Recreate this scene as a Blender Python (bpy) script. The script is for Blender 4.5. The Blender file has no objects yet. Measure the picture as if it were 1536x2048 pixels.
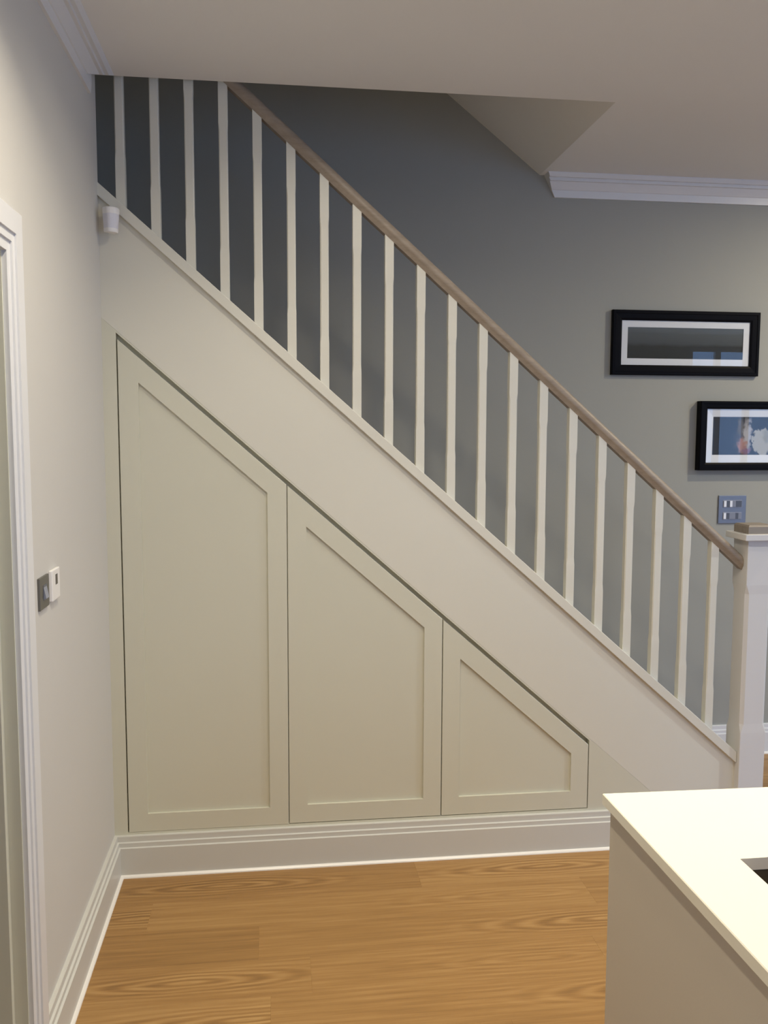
import bpy, bmesh, math, random
from mathutils import Vector, Matrix
random.seed(7)
S = bpy.context.scene
COL = S.collection
R = math.radians

# ------------------------------------------------------------------ camera
CAM = Vector((0.5793, -3.1042, 1.6))
F_PX, YAW, PITCH, ROLL = 1739.0, 0.12594, 0.09269, -0.00343
def camera():
    cy, sy, cp, sp = math.cos(YAW), math.sin(YAW), math.cos(PITCH), math.sin(PITCH)
    fw = Vector((sy*cp, cy*cp, -sp)); right = Vector((cy, -sy, 0)); down = fw.cross(right)
    r = right*math.cos(ROLL) + down*math.sin(ROLL)
    d = down*math.cos(ROLL) - right*math.sin(ROLL)
    cd = bpy.data.cameras.new('camera'); co = bpy.data.objects.new('camera', cd); COL.objects.link(co)
    m = Matrix((r, -d, -fw)).transposed().to_4x4(); m.translation = CAM
    co.matrix_world = m
    cd.sensor_fit = 'VERTICAL'; cd.sensor_height = 36; cd.lens = F_PX/2048*36
    cd.clip_start = 0.05
    S.camera = co
camera()

# ------------------------------------------------------------------ world, lights, exposure
S.view_settings.view_transform = 'Standard'
S.view_settings.look = 'None'
S.view_settings.gamma = 1
S.view_settings.use_curve_mapping = False
S.view_settings.exposure = 0.0
S.cycles.use_denoising = True
S.cycles.max_bounces = 10
S.cycles.diffuse_bounces = 8
S.cycles.sample_clamp_indirect = 6.0
W_ = bpy.data.worlds.new('sky'); S.world = W_; W_.use_nodes = True
bg = W_.node_tree.nodes['Background']
bg.inputs['Color'].default_value = (0.30, 0.53, 1.0, 1)      # dusk sky
bg.inputs['Strength'].default_value = 3.3

CZ = 2.767          # ceiling height
FW = 0.873          # far wall behind the stairs
XR, YB = 7.4, -5.2  # right wall, wall behind the camera
WARM = (1.0, 0.885, 0.70)
def downlight(x, y, power, col=WARM, spread=180, z=CZ-0.003):
    l = bpy.data.lights.new('downlight', 'AREA'); l.energy = power; l.color = col
    l.shape = 'DISK'; l.size = 0.075; l.spread = R(spread)
    o = bpy.data.objects.new('downlight', l); COL.objects.link(o); o.location = (x, y, z)
    return o
downlight(0.95, -0.82, 7.5, spread=155)
downlight(1.90, -0.82, 3.0, spread=158)
downlight(0.56, -1.40, 11, spread=134)
downlight(1.75, -1.45, 9.5, spread=110)
downlight(0.60, -3.0, 8.5)
downlight(1.75, -3.0, 5)
downlight(3.50, -0.15, 23, col=(1.0, 0.86, 0.62))
downlight(5.00, -1.40, 60, col=(0.92, 1.0, 1.0))  # added cool fill, stands in for daylight from the right
downlight(-0.55, 0.45, 1.2, z=4.4)      # unseen warm lamp, added to tint the dark stairwell
# daylight comes in through the two windows of the rear wall (portals help the sampler)
WINS = [(5.55, 7.05, 0.35, 2.62), (2.4, 4.5, 0.10, 2.35)]     # rear wall, second one added unseen for daylight: x0, x1, z0, z1
WINR = (-3.7, -1.3, 0.30, 2.40)                                # right wall, added unseen for daylight: y0, y1, z0, z1
for (xa, xb, za, zb) in WINS:
    l = bpy.data.lights.new('window_portal', 'AREA'); l.shape = 'RECTANGLE'; l.size = xb-xa; l.size_y = zb-za
    l.cycles.is_portal = True
    o = bpy.data.objects.new('window_portal', l); COL.objects.link(o)
    o.location = ((xa+xb)/2, YB-0.13, (za+zb)/2); o.rotation_euler = (R(90), 0, 0)
l = bpy.data.lights.new('window_portal', 'AREA'); l.shape = 'RECTANGLE'; l.size = WINR[1]-WINR[0]; l.size_y = WINR[3]-WINR[2]
l.cycles.is_portal = True
o = bpy.data.objects.new('window_portal', l); COL.objects.link(o)
o.location = (XR+0.13, (WINR[0]+WINR[1])/2, (WINR[2]+WINR[3])/2); o.rotation_euler = (R(90), 0, R(90))

# ------------------------------------------------------------------ materials
def mat(name, col, rough=0.5, bump=0.0, bscale=400, spec=0.5, var=0.0, metal=0.0):
    m = bpy.data.materials.new(name); m.use_nodes = True
    nt = m.node_tree; p = nt.nodes['Principled BSDF']
    p.inputs['Base Color'].default_value = (*col, 1); p.inputs['Roughness'].default_value = rough
    p.inputs['Specular IOR Level'].default_value = spec; p.inputs['Metallic'].default_value = metal
    if bump or var:
        tc = nt.nodes.new('ShaderNodeTexCoord')
        n = nt.nodes.new('ShaderNodeTexNoise'); n.inputs['Scale'].default_value = bscale
        n.inputs['Detail'].default_value = 3
        nt.links.new(tc.outputs['Object'], n.inputs['Vector'])
        if bump:
            b = nt.nodes.new('ShaderNodeBump'); b.inputs['Strength'].default_value = bump; b.inputs['Distance'].default_value = 0.002
            nt.links.new(n.outputs['Fac'], b.inputs['Height']); nt.links.new(b.outputs['Normal'], p.inputs['Normal'])
        if var:
            n2 = nt.nodes.new('ShaderNodeTexNoise'); n2.inputs['Scale'].default_value = 3.0
            nt.links.new(tc.outputs['Object'], n2.inputs['Vector'])
            r = nt.nodes.new('ShaderNodeMapRange'); r.inputs['To Min'].default_value = 1-var; r.inputs['To Max'].default_value = 1+var
            nt.links.new(n2.outputs['Fac'], r.inputs['Value'])
            mx = nt.nodes.new('ShaderNodeVectorMath'); mx.operation = 'SCALE'; mx.inputs[0].default_value = col
            nt.links.new(r.outputs['Result'], mx.inputs['Scale'])
            nt.links.new(mx.outputs['Vector'], p.inputs['Base Color'])
    return m
M = {}
M['wall_light'] = mat('light wall paint', (0.60, 0.59, 0.56), 0.7, 0.12, 300, 0.3, 0.015)
M['wall_grey'] = mat('grey wall paint', (0.352, 0.356, 0.330), 0.7, 0.12, 300, 0.3, 0.015)
M['ceiling'] = mat('ceiling paint', (0.78, 0.79, 0.80), 0.8, 0.1, 300, 0.2, 0.01)
M['trim'] = mat('satin trim paint', (0.72, 0.73, 0.75), 0.35, 0.03, 200, 0.5)
M['bead'] = mat('white bead paint', (0.86, 0.84, 0.80), 0.3, 0, 0, 0.5)
M['stone'] = mat('stone cabinet paint', (0.625, 0.62, 0.52), 0.4, 0.04, 250, 0.45, 0.01)
M['skirt'] = mat('skirting paint', (0.61, 0.61, 0.575), 0.4, 0.03, 250, 0.45)
M['stair'] = mat('stair paint', (0.68, 0.67, 0.595), 0.38, 0.04, 250, 0.45, 0.01)
M['newel'] = mat('newel paint', (0.66, 0.66, 0.66), 0.38, 0.03, 250, 0.45)
M['quartz'] = mat('white quartz', (0.90, 0.88, 0.75), 0.22, 0, 0, 0.5)
M['island'] = mat('island paint', (0.62, 0.57, 0.48), 0.45, 0.05, 250, 0.4)
M['black'] = mat('black frame lacquer', (0.004, 0.004, 0.006), 0.42, 0.0, 0, 0.06)
M['mount'] = mat('white card mount', (0.78, 0.79, 0.83), 0.9, 0.05, 900, 0.2)
M['white_plastic'] = mat('white plastic', (0.82, 0.81, 0.80), 0.3, 0, 0, 0.5)
M['lens_plastic'] = mat('sensor lens plastic', (0.70, 0.70, 0.76), 0.35, 0.3, 300, 0.5)
M['steel'] = mat('brushed grey metal', (0.17, 0.165, 0.15), 0.4, 0.05, 500, 0.5, 0, 0.6)
M['steel_blue'] = mat('satin grey metal', (0.22, 0.235, 0.275), 0.35, 0.05, 500, 0.5, 0, 0.6)
M['rocker_dark'] = mat('dark rocker', (0.10, 0.11, 0.14), 0.3)
M['rocker_pale'] = mat('pale rocker', (0.75, 0.76, 0.80), 0.25)
M['rocker_mid'] = mat('mid rocker', (0.26, 0.28, 0.35), 0.3)
M['screen'] = mat('dark display', (0.045, 0.04, 0.04), 0.25)
M['cut_edge'] = mat('warm-lit cut edge', (0.90, 0.79, 0.62), 0.5, 0, 60, 0.3)  # same stone as the worktop, warm reflected light put into its colour
M['sink'] = mat('dark composite', (0.09, 0.065, 0.038), 0.6, 0.1, 300, 0.2)
M['hall'] = mat('hall wall', (0.45, 0.41, 0.35), 0.8)

def wood(name, cols, plank=False, scale=1.0, axis='X', rough=0.36):
    m = bpy.data.materials.new(name); m.use_nodes = True
    nt = m.node_tree; p = nt.nodes['Principled BSDF']; L = nt.links.new
    def N(t, **k):
        n = nt.nodes.new(t)
        for a, b in k.items(): setattr(n, a, b)
        return n
    tc = N('ShaderNodeTexCoord'); oi = N('ShaderNodeObjectInfo')
    off = N('ShaderNodeVectorMath', operation='SCALE'); off.inputs[0].default_value = (37.0, 0.0, 11.0)
    L(oi.outputs['Random'], off.inputs['Scale'])
    add = N('ShaderNodeVectorMath', operation='ADD')
    L(tc.outputs['Object'], add.inputs[0]); L(off.outputs['Vector'], add.inputs[1])
    # fine grain, stretched along the board
    mp = N('ShaderNodeMapping'); mp.inputs['Scale'].default_value = (1.6*scale, 48*scale, 48*scale)
    L(add.outputs['Vector'], mp.inputs['Vector'])
    g = N('ShaderNodeTexNoise'); g.inputs['Scale'].default_value = 1.6; g.inputs['Detail'].default_value = 6; g.inputs['Roughness'].default_value = 0.6
    L(mp.outputs['Vector'], g.inputs['Vector'])
    # pores
    mp2 = N('ShaderNodeMapping'); mp2.inputs['Scale'].default_value = (9*scale, 330*scale, 330*scale)
    L(add.outputs['Vector'], mp2.inputs['Vector'])
    g2 = N('ShaderNodeTexNoise'); g2.inputs['Scale'].default_value = 1.0; g2.inputs['Detail'].default_value = 2
    L(mp2.outputs['Vector'], g2.inputs['Vector'])
    # cathedral figure: long nested ellipses with a wavering edge
    mp3 = N('ShaderNodeMapping'); mp3.inputs['Scale'].default_value = (0.85, 1.0, 1.0)
    L(tc.outputs['Object'], mp3.inputs['Vector'])
    sep = N('ShaderNodeSeparateXYZ'); L(mp3.outputs['Vector'], sep.inputs['Vector'])
    mpn = N('ShaderNodeMapping'); mpn.inputs['Scale'].default_value = (2.2, 9, 1); L(add.outputs['Vector'], mpn.inputs['Vector'])
    nz = N('ShaderNodeTexNoise'); nz.inputs['Scale'].default_value = 1.2; nz.inputs['Detail'].default_value = 3
    L(mpn.outputs['Vector'], nz.inputs['Vector'])
    nzc = N('ShaderNodeMath', operation='SUBTRACT'); L(nz.outputs['Fac'], nzc.inputs[0]); nzc.inputs[1].default_value = 0.5
    wob = N('ShaderNodeMath', operation='MULTIPLY'); L(nzc.outputs['Value'], wob.inputs[0]); wob.inputs[1].default_value = 0.032
    yy = N('ShaderNodeMath', operation='ADD'); L(sep.outputs['Y'], yy.inputs[0]); L(wob.outputs['Value'], yy.inputs[1])
    r1 = N('ShaderNodeMath', operation='MULTIPLY'); L(oi.outputs['Random'], r1.inputs[0]); r1.inputs[1].default_value = 7.31
    fr = N('ShaderNodeMath', operation='FRACT'); L(r1.outputs['Value'], fr.inputs[0])
    cxn = N('ShaderNodeMapRange'); cxn.inputs['To Min'].default_value = -0.5; cxn.inputs['To Max'].default_value = 0.5
    L(fr.outputs['Value'], cxn.inputs['Value'])
    xx = N('ShaderNodeMath', operation='SUBTRACT'); L(sep.outputs['X'], xx.inputs[0]); L(cxn.outputs['Result'], xx.inputs[1])
    xs = N('ShaderNodeMath', operation='MULTIPLY'); L(xx.outputs['Value'], xs.inputs[0]); xs.inputs[1].default_value = 0.15
    x2 = N('ShaderNodeMath', operation='POWER'); ab = N('ShaderNodeMath', operation='ABSOLUTE'); L(xs.outputs['Value'], ab.inputs[0]); L(ab.outputs['Value'], x2.inputs[0]); x2.inputs[1].default_value = 2
    y2 = N('ShaderNodeMath', operation='MULTIPLY'); L(yy.outputs['Value'], y2.inputs[0]); L(yy.outputs['Value'], y2.inputs[1])
    sm = N('ShaderNodeMath', operation='ADD'); L(x2.outputs['Value'], sm.inputs[0]); L(y2.outputs['Value'], sm.inputs[1])
    rr = N('ShaderNodeMath', operation='SQRT'); L(sm.outputs['Value'], rr.inputs[0])
    fq = N('ShaderNodeMath', operation='MULTIPLY'); L(rr.outputs['Value'], fq.inputs[0]); fq.inputs[1].default_value = 400.0
    sn = N('ShaderNodeMath', operation='SINE'); L(fq.outputs['Value'], sn.inputs[0])
    # figure only in the heart of the board, and only on some boards
    mk = N('ShaderNodeMapRange'); mk.inputs['From Min'].default_value = 0.03; mk.inputs['From Max'].default_value = 0.075
    mk.inputs['To Min'].default_value = 1.0; mk.inputs['To Max'].default_value = 0.0
    L(rr.outputs['Value'], mk.inputs['Value'])
    r2 = N('ShaderNodeMath', operation='MULTIPLY'); L(oi.outputs['Random'], r2.inputs[0]); r2.inputs[1].default_value = 23.7
    fr2 = N('ShaderNodeMath', operation='FRACT'); L(r2.outputs['Value'], fr2.inputs[0])
    sel = N('ShaderNodeMapRange'); sel.inputs['From Min'].default_value = 0.15; sel.inputs['From Max'].default_value = 0.5
    L(fr2.outputs['Value'], sel.inputs['Value'])
    fm = N('ShaderNodeMath', operation='MULTIPLY'); L(mk.outputs['Result'], fm.inputs[0]); L(sel.outputs['Result'], fm.inputs[1])
    fa = N('ShaderNodeMath', operation='MULTIPLY'); L(sn.outputs['Value'], fa.inputs[0]); L(fm.outputs['Value'], fa.inputs[1])
    fs = N('ShaderNodeMath', operation='MULTIPLY'); L(fa.outputs['Value'], fs.inputs[0]); fs.inputs[1].default_value = 0.2 if plank else 0.0
    # sum
    gs = N('ShaderNodeMapRange'); gs.inputs['From Min'].default_value = 0.3; gs.inputs['From Max'].default_value = 0.7
    gs.inputs['To Min'].default_value = 0.32; gs.inputs['To Max'].default_value = 0.68
    L(g.outputs['Fac'], gs.inputs['Value'])
    ps = N('ShaderNodeMapRange'); ps.inputs['To Min'].default_value = -0.1; ps.inputs['To Max'].default_value = 0.1
    L(g2.outputs['Fac'], ps.inputs['Value'])
    pv = N('ShaderNodeMapRange'); pv.inputs['To Min'].default_value = -0.11; pv.inputs['To Max'].default_value = 0.11
    L(oi.outputs['Random'], pv.inputs['Value'])
    s1 = N('ShaderNodeMath', operation='ADD'); L(gs.outputs['Result'], s1.inputs[0]); L(ps.outputs['Result'], s1.inputs[1])
    s2 = N('ShaderNodeMath', operation='ADD'); L(s1.outputs['Value'], s2.inputs[0]); L(fs.outputs['Value'], s2.inputs[1])
    s3 = N('ShaderNodeMath', operation='ADD'); L(s2.outputs['Value'], s3.inputs[0])
    if plank: L(pv.outputs['Result'], s3.inputs[1])
    else: s3.inputs[1].default_value = 0
    cr = N('ShaderNodeValToRGB'); e = cr.color_ramp.elements
    e[0].position = 0.0; e[0].color = (*cols[0], 1); e[1].position = 1.0; e[1].color = (*cols[2], 1)
    k = e.new(0.5); k.color = (*cols[1], 1)
    L(s3.outputs['Value'], cr.inputs['Fac']); L(cr.outputs['Color'], p.inputs['Base Color'])
    p.inputs['Roughness'].default_value = rough
    b = N('ShaderNodeBump'); b.inputs['Strength'].default_value = 0.08; b.inputs['Distance'].default_value = 0.001
    L(g2.outputs['Fac'], b.inputs['Height']); L(b.outputs['Normal'], p.inputs['Normal'])
    return m
M['oak_floor'] = wood('oak floor', [(0.16, 0.080, 0.022), (0.33, 0.180, 0.058), (0.50, 0.310, 0.120)], plank=True, rough=0.42)
M['oak_rail'] = wood('oak rail', [(0.17, 0.132, 0.098), (0.29, 0.238, 0.185), (0.40, 0.338, 0.270)], scale=0.8, rough=0.45)

M['oak_cap'] = wood('oak cap', [(0.14, 0.115, 0.09), (0.25, 0.215, 0.18), (0.33, 0.29, 0.25)], scale=0.8, rough=0.5)

def thin_glass(name, tint=(1, 1, 1), r0=0.04):
    m = bpy.data.materials.new(name); m.use_nodes = True; nt = m.node_tree
    for n in list(nt.nodes): nt.nodes.remove(n)
    out = nt.nodes.new('ShaderNodeOutputMaterial'); tr = nt.nodes.new('ShaderNodeBsdfTransparent'); tr.inputs['Color'].default_value = (*tint, 1)
    gl = nt.nodes.new('ShaderNodeBsdfGlossy'); gl.inputs['Roughness'].default_value = 0.0
    lw = nt.nodes.new('ShaderNodeLayerWeight'); lw.inputs['Blend'].default_value = 0.5
    pw = nt.nodes.new('ShaderNodeMath'); pw.operation = 'POWER'; pw.inputs[1].default_value = 5
    f = nt.nodes.new('ShaderNodeMath'); f.operation = 'MULTIPLY_ADD'; f.inputs[1].default_value = 1 - r0; f.inputs[2].default_value = r0
    nt.links.new(lw.outputs['Facing'], pw.inputs[0]); nt.links.new(pw.outputs['Value'], f.inputs[0])
    mx = nt.nodes.new('ShaderNodeMixShader')
    nt.links.new(f.outputs['Value'], mx.inputs['Fac']); nt.links.new(tr.outputs['BSDF'], mx.inputs[1]); nt.links.new(gl.outputs['BSDF'], mx.inputs[2])
    nt.links.new(mx.outputs['Shader'], out.inputs['Surface'])
    return m
M['glass'] = thin_glass('picture glass', (0.985, 0.99, 0.99), 0.035)
M['window_glass'] = thin_glass('window glass', (0.985, 0.99, 0.99), 0.04)

# ------------------------------------------------------------------ geometry helpers
def link(name, me, m=None, parent=None, loc=(0, 0, 0)):
    o = bpy.data.objects.new(name, me); COL.objects.link(o)
    if m is not None and me is not None and not me.materials: me.materials.append(m)
    if parent is not None: o.parent = parent
    o.location = loc
    return o
def bm_mesh(name, bm, smooth=False):
    bmesh.ops.remove_doubles(bm, verts=bm.verts, dist=1e-6)
    bmesh.ops.recalc_face_normals(bm, faces=bm.faces)
    me = bpy.data.meshes.new(name); bm.to_mesh(me); bm.free()
    if smooth:
        for p in me.polygons: p.use_smooth = True
    return me
def prism(bm, pts, axis, a, b, bev=0.0):
    """extrude a 2-D polygon: axis 'y' -> pts are (x,z), 'x' -> (y,z), 'z' -> (x,y)"""
    def P(p, t):
        if axis == 'y': return (p[0], t, p[1])
        if axis == 'x': return (t, p[0], p[1])
        return (p[0], p[1], t)
    va = [bm.verts.new(P(p, a)) for p in pts]; vb = [bm.verts.new(P(p, b)) for p in pts]
    fs = [bm.faces.new(va), bm.faces.new(vb[::-1])]
    n = len(pts)
    for i in range(n): fs.append(bm.faces.new((va[i], va[(i+1) % n], vb[(i+1) % n], vb[i])))
    bmesh.ops.recalc_face_normals(bm, faces=fs)
    if bev:
        es = list({e for f in fs for e in f.edges})
        bmesh.ops.bevel(bm, geom=es, offset=bev, segments=2, affect='EDGES', profile=0.5)
    return bm
def box(bm, x0, x1, y0, y1, z0, z1, bev=0.0):
    return prism(bm, [(x0, z0), (x1, z0), (x1, z1), (x0, z1)], 'y', y0, y1, bev)
def nb(): return bmesh.new()
def mk(name, bm, m, parent=None, loc=(0, 0, 0), smooth=False):
    return link(name, bm_mesh(name, bm, smooth), m, parent, loc)
def struct(name, bm, m, parent=None):
    o = mk(name, bm, m, parent)
    if parent is None: o['kind'] = 'structure'
    return o
def thing(name, label, cat, loc=(0, 0, 0), rz=0, group=None):
    o = bpy.data.objects.new(name, None); COL.objects.link(o); o.location = loc; o.rotation_euler = (0, 0, rz)
    o.empty_display_size = 0.1
    tag(o, label, cat, group); return o
def tag(o, label, cat, group=None):
    o['label'] = label; o['category'] = cat
    if group: o['group'] = group
    return o
def shift(pts, dx, dz): return [(p[0]+dx, p[1]+dz) for p in pts]

# ------------------------------------------------------------------ structure
K = 0.8764                     # pitch of the stair
C_CAP, C_CAPB = 2.427, 2.383   # capping: top and lower edge lines z = C - K x
C_JOINT, C_OPEN, C_DOOR = 1.982, 1.9735, 1.9548
XS, SOFK = 1.795, 0.775        # where the ceiling ends over the stair, and the pitch of the sloping soffit
XL = -1.25                     # left end of the stairwell

# floor: boards in rows parallel to the stair
fl = bpy.data.objects.new('floor', None); COL.objects.link(fl); fl['kind'] = 'structure'
bm = nb(); box(bm, -1.4, XR+0.1, YB-0.1, FW+0.1, -0.10, -0.0185); mk('subfloor', bm, M['hall'], fl)
PW = 0.1785
def plank(x0, x1, y0, y1):
    bm = nb(); hx, hy = (x1-x0)/2, (y1-y0)/2
    c, g = 0.0003, 0.00004
    lo = [(-hx+g, -hy+g), (hx-g, -hy+g), (hx-g, hy-g), (-hx+g, hy-g)]
    hi = [(-hx+c, -hy+c), (hx-c, -hy+c), (hx-c, hy-c), (-hx+c, hy-c)]
    A = [bm.verts.new((p[0], p[1], -0.018)) for p in lo]; B = [bm.verts.new((p[0], p[1], -c)) for p in lo]; T = [bm.verts.new((p[0], p[1], 0)) for p in hi]
    bm.faces.new(T)
    for i in range(4):
        j = (i+1) % 4
        bm.faces.new((A[i], A[j], B[j], B[i])); bm.faces.new((B[i], B[j], T[j], T[i]))
    mk('plank', bm, M['oak_floor'], fl, ((x0+x1)/2, (y0+y1)/2, 0))
known = {0: [1.085], 1: [0.16], 2: [1.92], 3: [0.676, 1.572], 4: [0.558], 5: [1.21], -1: [2.6], -2: [3.0]}
row = -5
while True:
    yt = -0.0355 - PW*row; yb = yt - PW
    if yt < YB: break
    yt2, yb2 = min(yt, FW), max(yb, YB)
    if yt2 > yb2 + 0.01:
        xs = list(known.get(row, [random.uniform(0.2, 1.4)]))
        while xs[-1] < XR-0.5: xs.append(xs[-1] + random.choice([1.5, 1.8, 2.0, 1.3]))
        while xs[0] > 0.9: xs.insert(0, xs[0] - random.choice([1.4, 1.7]))
        xs = [x for x in xs if 0.03 < x < XR-0.05]
        xs = [0.0] + xs + [XR]
        for a, b in zip(xs[:-1], xs[1:]): plank(a, b, yb2, yt2)
    row += 1

# left wall (with a doorway towards the camera side)
DY0, DY1, DH = -1.104, -1.95, 1.980       # doorway clear opening
bm = nb()
box(bm, -0.14, 0, DY0+0.012, 0, 0, CZ+0.3)
box(bm, -0.14, 0, YB, DY1-0.012, 0, CZ+0.3)
box(bm, -0.14, 0, DY1-0.012, DY0+0.012, DH+0.012, CZ+0.3)
struct('wall_left', bm, M['wall_light'])
# the wall behind the stairs, up into the stairwell
bm = nb(); box(bm, XL-0.1, XR+0.1, FW, FW+0.12, -0.1, 5.6); struct('wall_back', bm, M['wall_grey'])
bm = nb()
box(bm, XR, XR+0.12, YB, WINR[0], 0, CZ); box(bm, XR, XR+0.12, WINR[1], FW, 0, CZ)
box(bm, XR, XR+0.12, WINR[0], WINR[1], 0, WINR[2]); box(bm, XR, XR+0.12, WINR[0], WINR[1], WINR[3], CZ)
struct('wall_right', bm, M['wall_light'])
# wall behind the camera with two window openings
bm = nb()
cuts = sorted(WINS, key=lambda w: w[0])
x = -0.14
for (xa, xb, za, zb) in cuts:
    box(bm, x, xa, YB-0.12, YB, 0, CZ); box(bm, xa, xb, YB-0.12, YB, 0, za); box(bm, xa, xb, YB-0.12, YB, zb, CZ); x = xb
box(bm, x, XR+0.12, YB-0.12, YB, 0, CZ)
struct('wall_front', bm, M['wall_light'])
# ceiling of the room: stops at the stairwell edge, carries on to the far wall beyond it
bm = nb()
box(bm, -0.14, XR+0.1, YB-0.12, -0.02, CZ, CZ+0.06)
prism(bm, [(XS, -0.02), (XR+0.1, -0.02), (XR+0.1, FW+0.02), (XS, FW+0.02)], 'z', CZ, CZ+0.06)
struct('ceiling', bm, M['ceiling'])
# sloping soffit of the flight above and the closing faces of the stairwell
bm = nb()
prism(bm, [(XS, CZ), (XL, CZ+SOFK*(XS-XL)), (XL, CZ+SOFK*(XS-XL)+0.05), (XS, CZ+0.055)], 'y', -0.10, FW+0.02)
struct('ceiling_soffit', bm, M['ceiling'])
bm = nb()
prism(bm, [(XS+0.02, CZ+0.004), (XL, CZ+0.004), (XL, CZ+SOFK*(XS-XL)+0.03)], 'y', -0.10, -0.021)
box(bm, XL-0.1, XL, -0.1, FW, -0.02, CZ+SOFK*(XS-XL)+0.08)
box(bm, XL, -0.14, -0.10, -0.02, 0, CZ+0.1)
struct('wall_stairwell', bm, M['wall_grey'])
# hallway seen through the doorway
bm = nb()
box(bm, -1.3, -1.2, -2.6, -0.1, 0, 2.5); box(bm, -1.2, -0.14, -0.2, -0.1, 0, 2.5); box(bm, -1.2, -0.14, -2.6, -2.5, 0, 2.5); box(bm, -1.3, -0.14, -2.6, -0.1, 2.5, 2.55)
struct('wall_hall', bm, M['hall'])

# cornices
CORN = [(0, -.098), (.010, -.098), (.013, -.067), (.017, -.065), (.036, -.034), (.046, -.033), (.046, -.020), (.058, -.019), (.066, -.004), (.066, 0), (0, 0)]
def cornice_left():
    bm = nb()
    def piece(prof, end):
        n = len(prof)
        A = [bm.verts.new((p, YB, CZ+z)) for p, z in prof]; B = [bm.verts.new((p, end(z), CZ+z)) for p, z in prof]
        bm.faces.new(A); bm.faces.new(B[::-1])
        for i in range(n): bm.faces.new((A[i], A[(i+1) % n], B[(i+1) % n], B[i]))
    piece([(0, -.098), (.010, -.098), (.013, -.067), (.013, 0), (0, 0)], lambda z: -0.125)          # fillet on the wall, square end
    piece([(.0128, -.067), (.017, -.065)] + CORN[4:10] + [(.0128, 0)], lambda z: -0.021 + 2.7*z)    # cove, raked end
    struct('trim_1', bm, M['trim'])
def cornice_back():
    bm = nb(); n = len(CORN)
    A = [bm.verts.new((1.815 - 0.5*z, FW-p, CZ+z)) for p, z in CORN]
    B = [bm.verts.new((XR, FW-p, CZ+z)) for p, z in CORN]
    bm.faces.new(A); bm.faces.new(B[::-1])
    for i in range(n): bm.faces.new((A[i], A[(i+1) % n], B[(i+1) % n], B[i]))
    struct('trim_2', bm, M['trim'])
cornice_left(); cornice_back()

# skirtings: stepped top, white bead along the floor
SK = [(0, 0.0), (.0235, 0.0), (.0235, .107), (.0175, .1095), (.0175, .1245), (.0115, .127), (.0115, .1455), (.0105, .1475), (0, .148)]
BD = [(.0235, 0.0), (.0335, 0.0), (.0325, .004), (.0285, .0078), (.0235, .0092)]
def skirt(name, P, m):
    bm = nb(); P(bm, SK); o = struct(name, bm, m)
    bm = nb(); P(bm, BD); mk('bead', bm, M['bead'], o)
def run(bm, prof, f0, f1):
    n = len(prof)
    A = [bm.verts.new(f0(*p)) for p in prof]; B = [bm.verts.new(f1(*p)) for p in prof]
    bm.faces.new(A); bm.faces.new(B[::-1])
    for i in range(n): bm.faces.new((A[i], A[(i+1) % n], B[(i+1) % n], B[i]))
skirt('baseboard_front', lambda bm, pr: run(bm, pr, lambda p, z: (p, -p, z), lambda p, z: (2.357, -p, z)), M['skirt'])
skirt('baseboard_left', lambda bm, pr: run(bm, pr, lambda p, z: (p, -p, z), lambda p, z: (p, -1.004, z)), M['skirt'])
skirt('baseboard_back', lambda bm, pr: run(bm, pr, lambda p, z: (2.50, FW-p, z), lambda p, z: (XR-p, FW-p, z)), M['trim'])

# doorway in the left wall: stepped architrave, lining and stop
dr = bpy.data.objects.new('door_1', None); COL.objects.link(dr); dr['kind'] = 'structure'
ARC = [(0, 0), (0, .0195), (.0008, .020), (.050, .020), (.0504, .0155), (.070, .0155), (.0704, .011), (.0935, .011), (.094, .0105), (.094, 0)]  # (away from outer edge, thickness)
def arch():
    bm = nb(); yo0, yo1, zo = DY0+0.100, DY1-0.100, DH+0.100
    n = len(ARC)
    def loop(f): return [bm.verts.new(f(u, t)) for u, t in ARC]
    A = loop(lambda u, t: (t, yo0-u, 0)); B = loop(lambda u, t: (t, yo0-u, zo-u)); C = loop(lambda u, t: (t, yo1+u, zo-u)); D = loop(lambda u, t: (t, yo1+u, 0))
    for X, Y in ((A, B), (B, C), (C, D)):
        for i in range(n): bm.faces.new((X[i], X[(i+1) % n], Y[(i+1) % n], Y[i]))
    bm.faces.new(A); bm.faces.new(D)
    mk('architrave', bm, M['trim'], dr)
arch()
bm = nb()
box(bm, -0.155, 0.0, DY0, DY0+0.012, 0, DH+0.012); box(bm, -0.155, 0.0, DY1-0.012, DY1, 0, DH+0.012); box(bm, -0.155, 0.0, DY1, DY0, DH, DH+0.012)
mk('door_lining', bm, M['stone'], dr)
bm = nb()
box(bm, -0.075, -0.029, DY0-0.018, DY0, 0, DH, 0.0015); box(bm, -0.075, -0.029, DY1, DY1+0.018, 0, DH, 0.0015); box(bm, -0.075, -0.029, DY1+0.018, DY0-0.018, DH-0.018, DH, 0.0015)
mk('door_stop', bm, M['stone'], dr)

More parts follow.
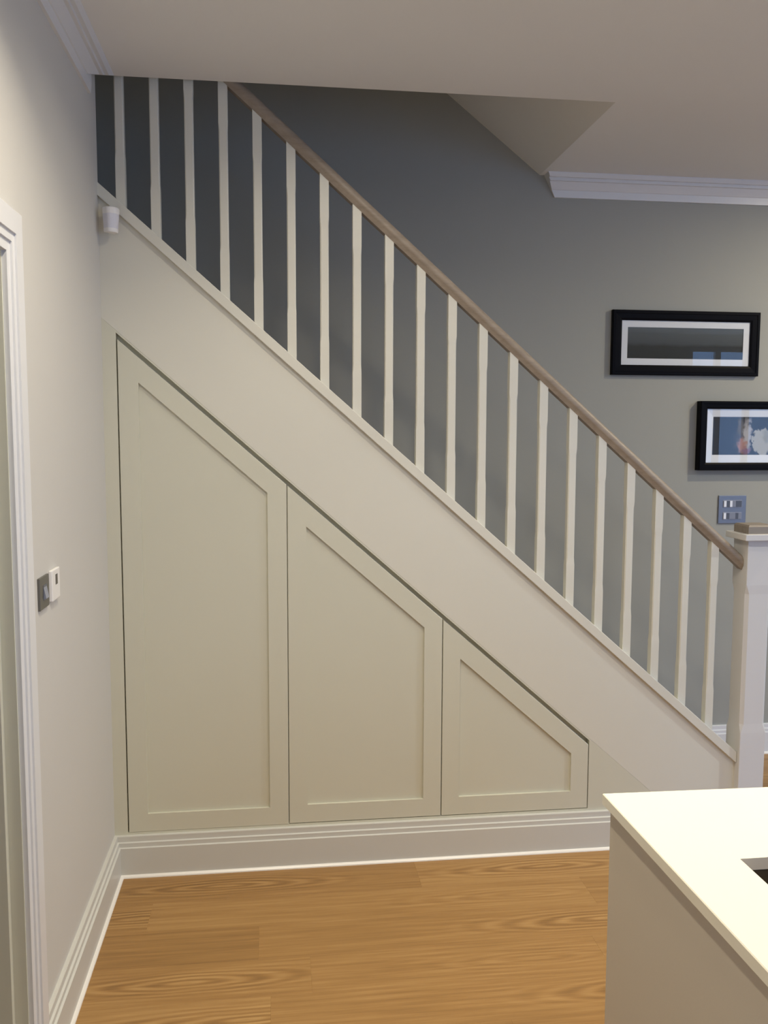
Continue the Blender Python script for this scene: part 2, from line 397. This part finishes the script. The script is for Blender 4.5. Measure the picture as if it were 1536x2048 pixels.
# windows: first reflects in the picture glass, others added unseen for daylight
def window(n, u0, u1, z0, z1, mull, place):
    """place(bm, u0, u1, d0, d1, z0, z1): a box along the wall, d measured outwards from its inner face"""
    w = bpy.data.objects.new('window_%d' % n, None); COL.objects.link(w); w['kind'] = 'structure'
    bm = nb(); t = 0.05
    place(bm, u0, u0+t, 0.04, 0.10, z0, z1); place(bm, u1-t, u1, 0.04, 0.10, z0, z1)
    place(bm, u0+t, u1-t, 0.04, 0.10, z0, z0+t); place(bm, u0+t, u1-t, 0.04, 0.10, z1-t, z1)
    mk('window_frame', bm, M['trim'], w)
    for i in range(1, mull+1):
        um = u0 + (u1-u0)*i/(mull+1); bm = nb(); place(bm, um-0.035, um+0.035, 0.045, 0.095, z0+t, z1-t); mk('mullion', bm, M['trim'], w)
    for k in (0.36, 0.68):
        z = z0 + (z1-z0)*k; bm = nb(); place(bm, u0+t, u1-t, 0.060, 0.064, z-0.009, z+0.009); mk('glazing_bar', bm, M['trim'], w)
    bm = nb(); place(bm, u0+t, u1-t, 0.068, 0.072, z0+t, z1-t); mk('window_pane', bm, M['window_glass'], w)
    bm = nb(); place(bm, u0-0.06, u1+0.06, -0.10, 0.04, z0-0.03, z0); mk('window_sill', bm, M['trim'], w)
rear = lambda bm, u0, u1, d0, d1, z0, z1: box(bm, u0, u1, YB-d1, YB-d0, z0, z1)
side = lambda bm, u0, u1, d0, d1, z0, z1: box(bm, XR+d0, XR+d1, u0, u1, z0, z1)
window(1, *WINS[0], 3, rear); window(2, *WINS[1], 2, rear); window(3, *WINR, 3, side)

# ------------------------------------------------------------------ staircase
st = thing('staircase', 'painted staircase with square white spindles and an oak handrail rising to the left', 'staircase', (0, 0, 0))
XT = -0.75                                  # how far it carries on behind the left wall
XN0, XN1 = 2.360, 2.464                     # newel
# outer string
bm = nb()
xb_ = (C_JOINT-0.0)/K
prism(bm, [(XT, C_JOINT-K*XT), (xb_, 0.0), (XN0+0.004, 0.0), (XN0+0.004, C_CAPB+0.004-K*(XN0+0.004)), (XT, C_CAPB+0.004-K*XT)], 'y', 0.0, 0.034)
mk('outer_string', bm, M['stair'], st)
# capping of the string
bm = nb()
prism(bm, [(XT, C_CAPB-K*XT), (XN0-0.001, C_CAPB-K*(XN0-0.001)), (XN0-0.001, C_CAP-K*(XN0-0.001)), (XT, C_CAP-K*XT)], 'y', -0.016, 0.054, 0.0018)
mk('string_capping', bm, M['stair'], st)
# spindles: square ends, chamfered shaft
def baluster_mesh():
    bm = nb(); h = 0.0158; ch = 0.0034; hs = h-0.0009
    ztop = 3.146 - C_CAP
    def ring(z, hw, c, slope):
        pts = [(-hw, -hw+c), (-hw+c, -hw), (hw-c, -hw), (hw, -hw+c), (hw, hw-c), (hw-c, hw), (-hw+c, hw), (-hw, hw-c)]
        return [bm.verts.new((x, y, z - (K*x if slope else 0))) for x, y in pts]
    e = 0.0009
    lv = [ring(-0.004, h, e, True), ring(0.145, h, e, False), ring(0.172, hs, ch, False), ring(ztop-0.165, hs, ch, False), ring(ztop-0.138, h, e, False), ring(ztop+0.006, h, e, True)]
    for a, b in zip(lv[:-1], lv[1:]):
        for i in range(8): bm.faces.new((a[i], a[(i+1) % 8], b[(i+1) % 8], b[i]))
    bm.faces.new(lv[0]); bm.faces.new(lv[-1])
    return bm_mesh('baluster', bm)
bme = baluster_mesh(); bme.materials.append(M['stair'])
B0, SP, YC = -0.0412, 0.11448, 0.019
for i in range(-2, 21):
    x = B0 + SP*i
    link('baluster', bme, None, st, (x, YC, C_CAP-K*x))
# handrail: rounded oak with a flat fillet underneath
def handrail():
    bm = nb(); cs = math.cos(math.atan(K))
    prof = []                               # (y, up) perpendicular-to-pitch section, up measured vertically/cs
    top, bot = 0.044, 0.0
    for a in range(-25, 206, 15):
        prof.append((0.0275*math.cos(R(a)), 0.0215 + 0.0225*math.sin(R(a))))
    prof += [(-0.0175, 0.004), (-0.0165, 0.0), (0.0165, 0.0), (0.0175, 0.004)]
    n = len(prof)
    def sec(x):
        return [bm.verts.new((x, YC+y, 3.142 - K*x + u/cs)) for y, u in prof]
    A, B = sec(XT), sec(XN0-0.001)
    for i in range(n): bm.faces.new((A[i], A[(i+1) % n], B[(i+1) % n], B[i]))
    bm.faces.new(A); bm.faces.new(B)
    me = bm_mesh('handrail', bm)
    for p in me.polygons: p.use_smooth = len(p.vertices) == 4
    me.set_sharp_from_angle(angle=R(40))
    return me
hr_me = handrail()
hr = link('handrail', hr_me, M['oak_rail'], st)
# newel post
def newel():
    bm = nb(); cx, cyy = (XN0+XN1)/2, YC; H = (XN1-XN0)/2; e = 0.0015; ch = 0.012
    def ring(z, hw, c):
        pts = [(-hw, -hw+c), (-hw+c, -hw), (hw-c, -hw), (hw, -hw+c), (hw, hw-c), (hw-c, hw), (-hw+c, hw), (-hw, hw-c)]
        return [bm.verts.new((cx+x, cyy+y, z)) for x, y in pts]
    lv = [ring(0, H, e), ring(0.44, H, e), ring(0.475, H-0.0015, ch), ring(0.985, H-0.0015, ch), ring(1.02, H, e), ring(1.195, H, e)]
    for a, b in zip(lv[:-1], lv[1:]):
        for i in range(8): bm.faces.new((a[i], a[(i+1) % 8], b[(i+1) % 8], b[i]))
    bm.faces.new(lv[0]); bm.faces.new(lv[-1])
    return mk('newel_post', bm, M['newel'], st)
nw = newel()
bm = nb(); cx = (XN0+XN1)/2
box(bm, cx-0.075, cx+0.075, YC-0.075, YC+0.075, 1.193, 1.2165, 0.002)
mk('post_cap', bm, M['newel'], nw)
bm = nb(); q = 0.053
v0 = [bm.verts.new((cx+a*q, YC+b*q, 1.216)) for a, b in ((-1, -1), (1, -1), (1, 1), (-1, 1))]
v1 = [bm.verts.new((cx+a*q, YC+b*q, 1.243)) for a, b in ((-1, -1), (1, -1), (1, 1), (-1, 1))]
v2 = [bm.verts.new((cx+a*q*0.9, YC+b*q*0.9, 1.250)) for a, b in ((-1, -1), (1, -1), (1, 1), (-1, 1))]
for A, B in ((v0, v1), (v1, v2)):
    for i in range(4): bm.faces.new((A[i], A[(i+1) % 4], B[(i+1) % 4], B[i]))
bm.faces.new(v0); bm.faces.new(v2)
mk('oak_cap', bm, M['oak_cap'], nw)
# treads and risers behind the string
GO, RI = 2*SP, 2*SP*K
bm = nb(); box(bm, -0.02, GO+0.01, 0.034, FW, -0.022, 0, 0.003); tme = bm_mesh('tread', bm); tme.materials.append(M['oak_rail'])
bm = nb(); box(bm, GO-0.012, GO, 0.034, FW, -RI, -0.022); rme = bm_mesh('riser', bm); rme.materials.append(M['stair'])
for i in range(1, 14):
    x = 2.385 - GO*i
    link('tread', tme, None, st, (x, 0, RI*i)); link('riser', rme, None, st, (x, 0, RI*i))

# ------------------------------------------------------------------ cupboard under the stairs
cb = thing('understairs_cupboard', 'stone-painted cupboard under the staircase with three sloped shaker doors', 'cupboard', (0, 0, 0))
XD = [0.0507, 0.6240, 1.1927, 1.7644]
ZB = 0.1590
zo = lambda x: C_OPEN - K*x
zj = lambda x: C_JOINT - 0.0005 - K*x
bm = nb()
xl, xr = XD[0]-0.0042, XD[3]+0.0022
prism(bm, [(0.0, 0.0), (xl, 0.0), (xl, zo(xl)), (xl, zj(xl)), (0.0, zj(0.0))], 'y', 0.0, 0.022)
prism(bm, [(xl, zo(xl)), (xr, zo(xr)), (xr, zj(xr)), (xl, zj(xl))], 'y', 0.0, 0.022)
prism(bm, [(xr, 0.0), ((C_JOINT-0.0005)/K, 0.0), (xr, zj(xr))], 'y', 0.0, 0.022)
prism(bm, [(xl, 0.0), (xr, 0.0), (xr, ZB-0.0025), (xl, ZB-0.0025)], 'y', 0.0, 0.022)
mk('face_frame', bm, M['stone'], cb)
bm = nb()
prism(bm, [(0.0, 0.0), (xr+0.05, 0.0), (xr+0.05, zj(xr+0.05)), (0.0, zj(0.0))], 'y', 0.0265, 0.034)
mk('back_board', bm, M['stone'], cb)
INS = [[(0.1185, 0.2235), (0.5550, 0.2235), (0.5550, 1.381), (0.1205, 1.7605)],
       [(0.6925, 0.2270), (1.1240, 0.2270), (1.1240, 0.8805), (0.6925, 1.2585)],
       [(1.2600, 0.2280), (1.6960, 0.2280), (1.6960, 0.3770), (1.2600, 0.7595)]]
GAPS = 0.0016
for d in range(3):
    x0, x1 = XD[d] + (0 if d == 0 else GAPS), XD[d+1] - GAPS*(0.6 if d == 2 else 1)
    zb = ZB - (0.002 if d == 0 else 0.0)
    out = [(x0, zb), (x1, zb), (x1, C_DOOR-K*x1), (x0, C_DOOR-K*x0)]
    ins = INS[d]; ins[3] = (ins[0][0], ins[2][1] + K*(ins[2][0]-ins[0][0])); rec = 0.0095
    yf = -0.0012 if d == 0 else 0.0
    bm = nb()
    c = 0.0012
    cen = (sum(p[0] for p in out)/4, sum(p[1] for p in out)/4)
    outf = [(p[0]+(c if p[0] < cen[0] else -c), p[1]+(c if p[1] == zb else -c)) for p in out]
    Of = [bm.verts.new((p[0], yf, p[1])) for p in outf]; Om = [bm.verts.new((p[0], yf+c, p[1])) for p in out]
    Ob = [bm.verts.new((p[0], 0.0215, p[1])) for p in out]
    If = [bm.verts.new((p[0], yf, p[1])) for p in ins]
    Ib = [bm.verts.new((p[0], yf+rec+0.003, p[1])) for p in ins]
    for i in range(4):
        j = (i+1) % 4
        bm.faces.new((Of[i], Of[j], If[j], If[i])); bm.faces.new((If[i], If[j], Ib[j], Ib[i]))
        bm.faces.new((Of[i], Om[i], Om[j], Of[j])); bm.faces.new((Om[i], Ob[i], Ob[j], Om[j]))
    bm.faces.new(Ob)
    dd = mk('door', bm, M['stone'], cb)
    bm = nb(); e = 0.0
    prism(bm, ins, 'y', yf+rec, yf+rec+0.003)
    mk('recessed_panel', bm, M['stone'], dd)

# ------------------------------------------------------------------ motion sensor in the corner
ms = thing('motion_sensor', 'small white motion sensor in the wall corner under the top of the stair', 'sensor', (0.0400, -0.0385, 2.2545))
def taper(prof, z0, z1, s0, s1, bm, zb=None):
    A = [bm.verts.new((x*s0, y*s0, z0)) for x, y in prof]; B = [bm.verts.new((x*s1, y*s1, z1)) for x, y in prof]
    n = len(prof)
    for i in range(n): bm.faces.new((A[i], A[(i+1) % n], B[(i+1) % n], B[i]))
    bm.faces.new(A); bm.faces.new(B)
pr = [(0.028, 0.0), (-0.028, 0.0), (-0.028, -0.016)] + [(0.028*math.cos(R(a)), -0.020-0.019*math.sin(R(a))) for a in range(170, 9, -16)] + [(0.028, -0.016)]
bm = nb(); taper(pr, 0, 0.005, 0.82, 0.86, bm); taper(pr, 0.005, 0.013, 0.86, 0.87, bm); mk('housing_base', bm, M['white_plastic'], ms)
bm = nb(); taper(pr, 0.062, 0.080, 0.985, 1.0, bm); taper(pr, 0.080, 0.084, 1.0, 0.95, bm); mk('housing_top', bm, M['white_plastic'], ms)
bm = nb(); taper([(x*0.985, y*0.985) for x, y in pr], 0.013, 0.062, 0.87, 0.985, bm)
mk('lens', bm, M['lens_plastic'], ms)
bm = nb(); prism(bm, [(-0.003, 0.001), (0.009, 0.001), (0.009, 0.016), (-0.003, 0.024)], 'z', 0.034, 0.052); mk('bracket', bm, M['white_plastic'], ms)
ms.rotation_euler = (0, 0, R(50)); ms.scale = (0.92, 0.92, 0.95)

# ------------------------------------------------------------------ left wall: switch and thermostat
sw = thing('light_switch', 'dark grey metal light switch on the left wall beside the white thermostat', 'switch', (0, -0.8622, 1.1950))
bm = nb(); box(bm, 0, 0.006, -0.0435, 0.0435, -0.0405, 0.0405, 0.0012); mk('plate', bm, M['steel'], sw)
bm = nb()
prism(bm, [(0.006, 0.017), (0.0125, -0.015), (0.006, -0.017)], 'y', -0.010, 0.019)
mk('rocker', bm, M['rocker_mid'], sw)
bm = nb(); box(bm, 0.0055, 0.0068, -0.0125, 0.0205, -0.0195, 0.0190); mk('rocker_surround', bm, M['rocker_dark'], sw)
th = thing('thermostat', 'white wall thermostat with a narrow dark display right of the grey switch', 'thermostat', (0, -0.7560, 1.1970))
bm = nb(); box(bm, 0, 0.009, -0.0400, 0.0400, -0.0405, 0.0405, 0.0022); mk('housing', bm, M['white_plastic'], th)
bm = nb(); box(bm, 0.0085, 0.0095, -0.0065, 0.0145, -0.0005, 0.0265); mk('display', bm, M['screen'], th)

# ------------------------------------------------------------------ far wall: pictures and switch plate
def print_mat_panorama():
    m = bpy.data.materials.new('panorama print'); m.use_nodes = True; nt = m.node_tree; p = nt.nodes['Principled BSDF']; L = nt.links.new
    tc = nt.nodes.new('ShaderNodeTexCoord'); s = nt.nodes.new('ShaderNodeSeparateXYZ'); L(tc.outputs['Object'], s.inputs['Vector'])
    mp = nt.nodes.new('ShaderNodeMapping'); mp.inputs['Scale'].default_value = (7, 1, 16); L(tc.outputs['Object'], mp.inputs['Vector'])
    n = nt.nodes.new('ShaderNodeTexNoise'); n.inputs['Scale'].default_value = 2.2; n.inputs['Detail'].default_value = 5; L(mp.outputs['Vector'], n.inputs['Vector'])
    a = nt.nodes.new('ShaderNodeMath'); a.operation = 'MULTIPLY_ADD'; L(n.outputs['Fac'], a.inputs[0]); a.inputs[1].default_value = 0.022; L(s.outputs['Z'], a.inputs[2])
    mr = nt.nodes.new('ShaderNodeMapRange'); mr.inputs['From Min'].default_value = -0.055; mr.inputs['From Max'].default_value = 0.085; L(a.outputs['Value'], mr.inputs['Value'])
    cr = nt.nodes.new('ShaderNodeValToRGB'); e = cr.color_ramp.elements
    e[0].position = 0.0; e[0].color = (0.014, 0.015, 0.012, 1); e[1].position = 1.0; e[1].color = (0.10, 0.115, 0.125, 1)
    for q, c in ((0.36, (0.018, 0.019, 0.016, 1)), (0.47, (0.058, 0.065, 0.068, 1))): k = e.new(q); k.color = c
    L(mr.outputs['Result'], cr.inputs['Fac']); L(cr.outputs['Color'], p.inputs['Base Color']); p.inputs['Roughness'].default_value = 0.8
    return m
def print_mat_abstract():
    m = bpy.data.materials.new('abstract print'); m.use_nodes = True; nt = m.node_tree; p = nt.nodes['Principled BSDF']; L = nt.links.new
    tc = nt.nodes.new('ShaderNodeTexCoord')
    n = nt.nodes.new('ShaderNodeTexNoise'); n.inputs['Scale'].default_value = 38; n.inputs['Detail'].default_value = 8; L(tc.outputs['Object'], n.inputs['Vector'])
    sc = nt.nodes.new('ShaderNodeVectorMath'); sc.operation = 'MULTIPLY_ADD'; L(n.outputs['Color'], sc.inputs[0]); sc.inputs[1].default_value = (0.07, 0.0, 0.07); L(tc.outputs['Object'], sc.inputs[2])
    of = nt.nodes.new('ShaderNodeVectorMath'); of.operation = 'SUBTRACT'; L(sc.outputs['Vector'], of.inputs[0]); of.inputs[1].default_value = (0.035, 0.0, 0.035)
    col = None
    def blob(prev, cx, cz, rx, rz, c, soft=0.25):
        s = nt.nodes.new('ShaderNodeVectorMath'); s.operation = 'SUBTRACT'; L(of.outputs['Vector'], s.inputs[0]); s.inputs[1].default_value = (cx, 0, cz)
        d = nt.nodes.new('ShaderNodeVectorMath'); d.operation = 'MULTIPLY'; L(s.outputs['Vector'], d.inputs[0]); d.inputs[1].default_value = (1/rx, 0, 1/rz)
        ln = nt.nodes.new('ShaderNodeVectorMath'); ln.operation = 'LENGTH'; L(d.outputs['Vector'], ln.inputs[0])
        mr = nt.nodes.new('ShaderNodeMapRange'); mr.inputs['From Min'].default_value = 1-soft; mr.inputs['From Max'].default_value = 1.0; mr.inputs['To Min'].default_value = 1; mr.inputs['To Max'].default_value = 0
        L(ln.outputs['Value'], mr.inputs['Value'])
        mx = nt.nodes.new('ShaderNodeMix'); mx.data_type = 'RGBA'
        L(mr.outputs['Result'], mx.inputs['Factor'])
        if prev is None: mx.inputs['A'].default_value = (0.010, 0.011, 0.016, 1)
        else: L(prev, mx.inputs['A'])
        mx.inputs['B'].default_value = (*c, 1)
        return mx.outputs['Result']
    for b in [(-0.135, -0.03, 0.055, 0.075, (0.10, 0.095, 0.11), 0.7), (-0.148, 0.045, 0.022, 0.06, (0.12, 0.10, 0.08), 0.6), (-0.115, 0.0, 0.026, 0.10, (0.42, 0.41, 0.44), 0.5),
              (-0.143, -0.045, 0.028, 0.038, (0.40, 0.20, 0.16), 0.5), (-0.118, -0.072, 0.03, 0.022, (0.22, 0.12, 0.20), 0.6),
              (-0.035, -0.028, 0.062, 0.068, (0.42, 0.41, 0.38), 0.12), (0.0, 0.005, 0.05, 0.04, (0.30, 0.30, 0.28), 0.4), (-0.088, -0.002, 0.013, 0.008, (0.012, 0.012, 0.014), 0.4),
              (-0.092, -0.048, 0.006, 0.026, (0.012, 0.012, 0.014), 0.3), (0.12, -0.02, 0.06, 0.06, (0.05, 0.05, 0.07), 0.5)]:
        col = blob(col, *b)
    L(col, p.inputs['Base Color']); p.inputs['Roughness'].default_value = 0.8
    return m
def picture(label, x0, x1, z0, z1, D, fw, mw, pm, group=None, bevel_mount=0.0):
    """frame with moulded profile, mount, print and glass; origin on the wall, facing -y"""
    cx, cz = (x0+x1)/2, (z0+z1)/2; hx, hz = (x1-x0)/2, (z1-z0)/2
    t = thing('framed_picture', label, 'picture', (cx, FW, cz))
    bm = nb()
    prof = [(0, 0), (0, -D+0.004), (0.003, -D), (fw*0.30, -D), (fw*0.34, -D+0.0025), (fw*0.8, -D+0.004), (fw, -D+0.008), (fw, 0)]   # (inset, y)
    loops = []
    for u, y in prof:
        loops.append([bm.verts.new((sx*(hx-u), y, sz*(hz-u))) for sx, sz in ((-1, -1), (1, -1), (1, 1), (-1, 1))])
    n = len(prof)
    for i in range(n):
        A, B = loops[i], loops[(i+1) % n]
        for k in range(4): bm.faces.new((A[k], A[(k+1) % 4], B[(k+1) % 4], B[k]))
    mk('frame', bm, M['black'], t)
    ix, iz = hx-fw, hz-fw; px, pz = ix-mw, iz-mw
    yb = -D+0.016+bevel_mount                # print plane
    bm = nb()
    A = [bm.verts.new((sx*ix, yb-0.003-bevel_mount, sz*iz)) for sx, sz in ((-1, -1), (1, -1), (1, 1), (-1, 1))]
    B = [bm.verts.new((sx*px, yb-0.003, sz*pz)) for sx, sz in ((-1, -1), (1, -1), (1, 1), (-1, 1))]
    Cc = [bm.verts.new((sx*px, yb, sz*pz)) for sx, sz in ((-1, -1), (1, -1), (1, 1), (-1, 1))]
    for k in range(4):
        bm.faces.new((A[k], A[(k+1) % 4], B[(k+1) % 4], B[k])); bm.faces.new((B[k], B[(k+1) % 4], Cc[(k+1) % 4], Cc[k]))
    mk('mount', bm, M['mount'], t)
    bm = nb(); box(bm, -px, px, yb, yb+0.001, -pz, pz); mk('print', bm, pm, t)
    bm = nb(); box(bm, -ix, ix, -D+0.0085, -D+0.0105, -iz, iz); mk('glass', bm, M['glass'], t)
    return t
picture('wide black-framed dark panoramic print, the higher of the two pictures', 2.154, 2.888, 1.868, 2.169, 0.024, 0.047, 0.031, print_mat_panorama())
picture('deep black-framed blue and white print cut off by the right edge', 2.594, 3.33, 1.418, 1.748, 0.042, 0.037, 0.037, print_mat_abstract(), bevel_mount=0.008)

sp = thing('switch_panel', 'square blue-grey metal switch panel on the wall behind the newel post', 'switch', (2.791, FW, 1.2265))
bm = nb(); box(bm, -0.071, 0.071, -0.007, 0, -0.0685, 0.0685, 0.0015); mk('plate', bm, M['steel_blue'], sp)
def rk(x0, x1, z0, z1, m, flip=False):
    bm = nb()
    a, b = (-0.0125, -0.0085)
    if flip: a, b = b, a
    v = [bm.verts.new(q) for q in ((x0, b, z0), (x1, a, z0), (x1, a, z1), (x0, b, z1), (x0, -0.0065, z0), (x1, -0.0065, z0), (x1, -0.0065, z1), (x0, -0.0065, z1))]
    for f in ((0, 1, 2, 3), (4, 7, 6, 5), (0, 4, 5, 1), (1, 5, 6, 2), (2, 6, 7, 3), (3, 7, 4, 0)): bm.faces.new([v[i] for i in f])
    mk('rocker', bm, m, sp)
for zc, kinds in ((0.0275, ['pale', 'dark', 'pale', 'mid', 'dark', 'dark']), (-0.0315, ['pale', 'dark', 'mid', 'mid', 'dark', 'mid'])):
    bm = nb(); box(bm, -0.049, 0.049, -0.0082, -0.0065, zc-0.0185, zc+0.0185, 0.0006); mk('switch_surround', bm, M['rocker_mid'], sp)
    for k, kd in enumerate(kinds):
        x0 = -0.046 + k*0.0153
        rk(x0, x0+0.0143, zc-0.0145, zc+0.0145, M['rocker_'+kd], flip=(kd == 'pale'))

# ------------------------------------------------------------------ kitchen island
isl = thing('island_cabinet', 'taupe-painted kitchen island cabinet under the white worktop', 'cabinet', (1.204, -1.588, 0))
XI, YI, HI = 1.05, 1.15, 0.899
bm = nb(); box(bm, 0, 0.019, -YI, 0, 0.0, HI, 0.0012); mk('end_panel', bm, M['island'], isl)
bm = nb(); box(bm, XI-0.019, XI, -YI, 0, 0.0, HI, 0.0012); mk('end_panel', bm, M['island'], isl)
bm = nb(); box(bm, 0.019, XI-0.019, -0.019, -0.001, 0.0, HI, 0.001); mk('back_panel', bm, M['island'], isl)
bm = nb(); box(bm, 0.019, XI-0.019, -YI+0.06, -YI+0.078, 0.0, 0.12); mk('plinth', bm, M['island'], isl)
bm = nb(); box(bm, 0.019, XI-0.019, -YI+0.03, -0.02, 0.12, 0.138); mk('base_shelf', bm, M['island'], isl)
for k in range(2):
    w = (XI-0.038)/2; bm = nb(); box(bm, 0.019+w*k+0.0015, 0.019+w*(k+1)-0.0015, -YI+0.008, -YI+0.028, 0.125, HI-0.012, 0.0012); mk('door', bm, M['island'], isl)
# worktop with a cut-out for the sink
ZT, TH = 0.92, 0.020
SX, SY = 1.3145, -1.8515
def worktop():
    bm = nb(); b = 0.0016
    out = [(1.190, -1.582), (2.30, -1.6085), (2.30, -2.745), (1.2005, -2.745)]
    hole = [(SX, SY), (SX+0.52, SY), (SX+0.52, SY-0.42), (SX, SY-0.42)]
    def off(p, c, d): return (p[0] + (d if p[0] < c[0] else -d), p[1] + (d if p[1] < c[1] else -d))
    co = (1.75, -2.16); ch = (SX+0.26, SY-0.21)
    Ot = [bm.verts.new((*off(p, co, b), ZT)) for p in out]; Os = [bm.verts.new((*p, ZT-b)) for p in out]; Ob = [bm.verts.new((*p, ZT-TH)) for p in out]
    Ht = [bm.verts.new((*p, ZT)) for p in hole]; Hb = [bm.verts.new((*p, ZT-TH)) for p in hole]
    for i in range(4):
        j = (i+1) % 4
        for q in ((Ot[i], Ot[j], Os[j], Os[i]), (Os[i], Os[j], Ob[j], Ob[i]), (Ob[i], Ob[j], Hb[j], Hb[i]), (Hb[i], Hb[j], Ht[j], Ht[i]), (Ht[i], Ht[j], Ot[j], Ot[i])): bm.faces.new(q)
    o = mk('worktop', bm, M['quartz'])
    o.data.materials.append(M['cut_edge'])
    for p in o.data.polygons:
        if abs(p.normal.z) < 0.1 and SX-0.01 < p.center.x < SX+0.53 and SY-0.43 < p.center.y < SY+0.01: p.material_index = 1
    return tag(o, 'bright white stone worktop on the kitchen island with a sink cut-out', 'worktop')
worktop()
sk = thing('sink', 'dark undermounted sink in the cut-out of the white worktop', 'sink', (SX+0.26, SY-0.21, ZT-TH))
def basin():
    bm = nb(); hx, hy, d, t = 0.262, 0.212, 0.19, 0.008
    def ring(h, k, z): return [bm.verts.new((sx*h, sy*k, z)) for sx, sy in ((-1, -1), (1, -1), (1, 1), (-1, 1))]
    L = [ring(hx+0.02, hy+0.02, -0.001), ring(hx, hy, -0.001), ring(hx-0.006, hy-0.006, -d+0.02), ring(hx-0.03, hy-0.03, -d)]
    Lo = [ring(hx+0.02, hy+0.02, -0.009), ring(hx+t, hy+t, -0.009), ring(hx+t-0.006, hy+t-0.006, -d+0.02-t), ring(hx-0.03+t, hy-0.03+t, -d-t)]
    for Q in (L, Lo):
        for a, b in zip(Q[:-1], Q[1:]):
            for i in range(4): bm.faces.new((a[i], a[(i+1) % 4], b[(i+1) % 4], b[i]))
        bm.faces.new(Q[-1])
    for i in range(4): bm.faces.new((L[0][i], L[0][(i+1) % 4], Lo[0][(i+1) % 4], Lo[0][i]))
    mk('basin', bm, M['sink'], sk)
    bm = nb(); bmesh.ops.create_cone(bm, cap_ends=True, segments=24, radius1=0.04, radius2=0.036, depth=0.004); bmesh.ops.translate(bm, verts=bm.verts, vec=(0, 0, -d+0.002))
    mk('drain', bm, M['steel'], sk)
basin()
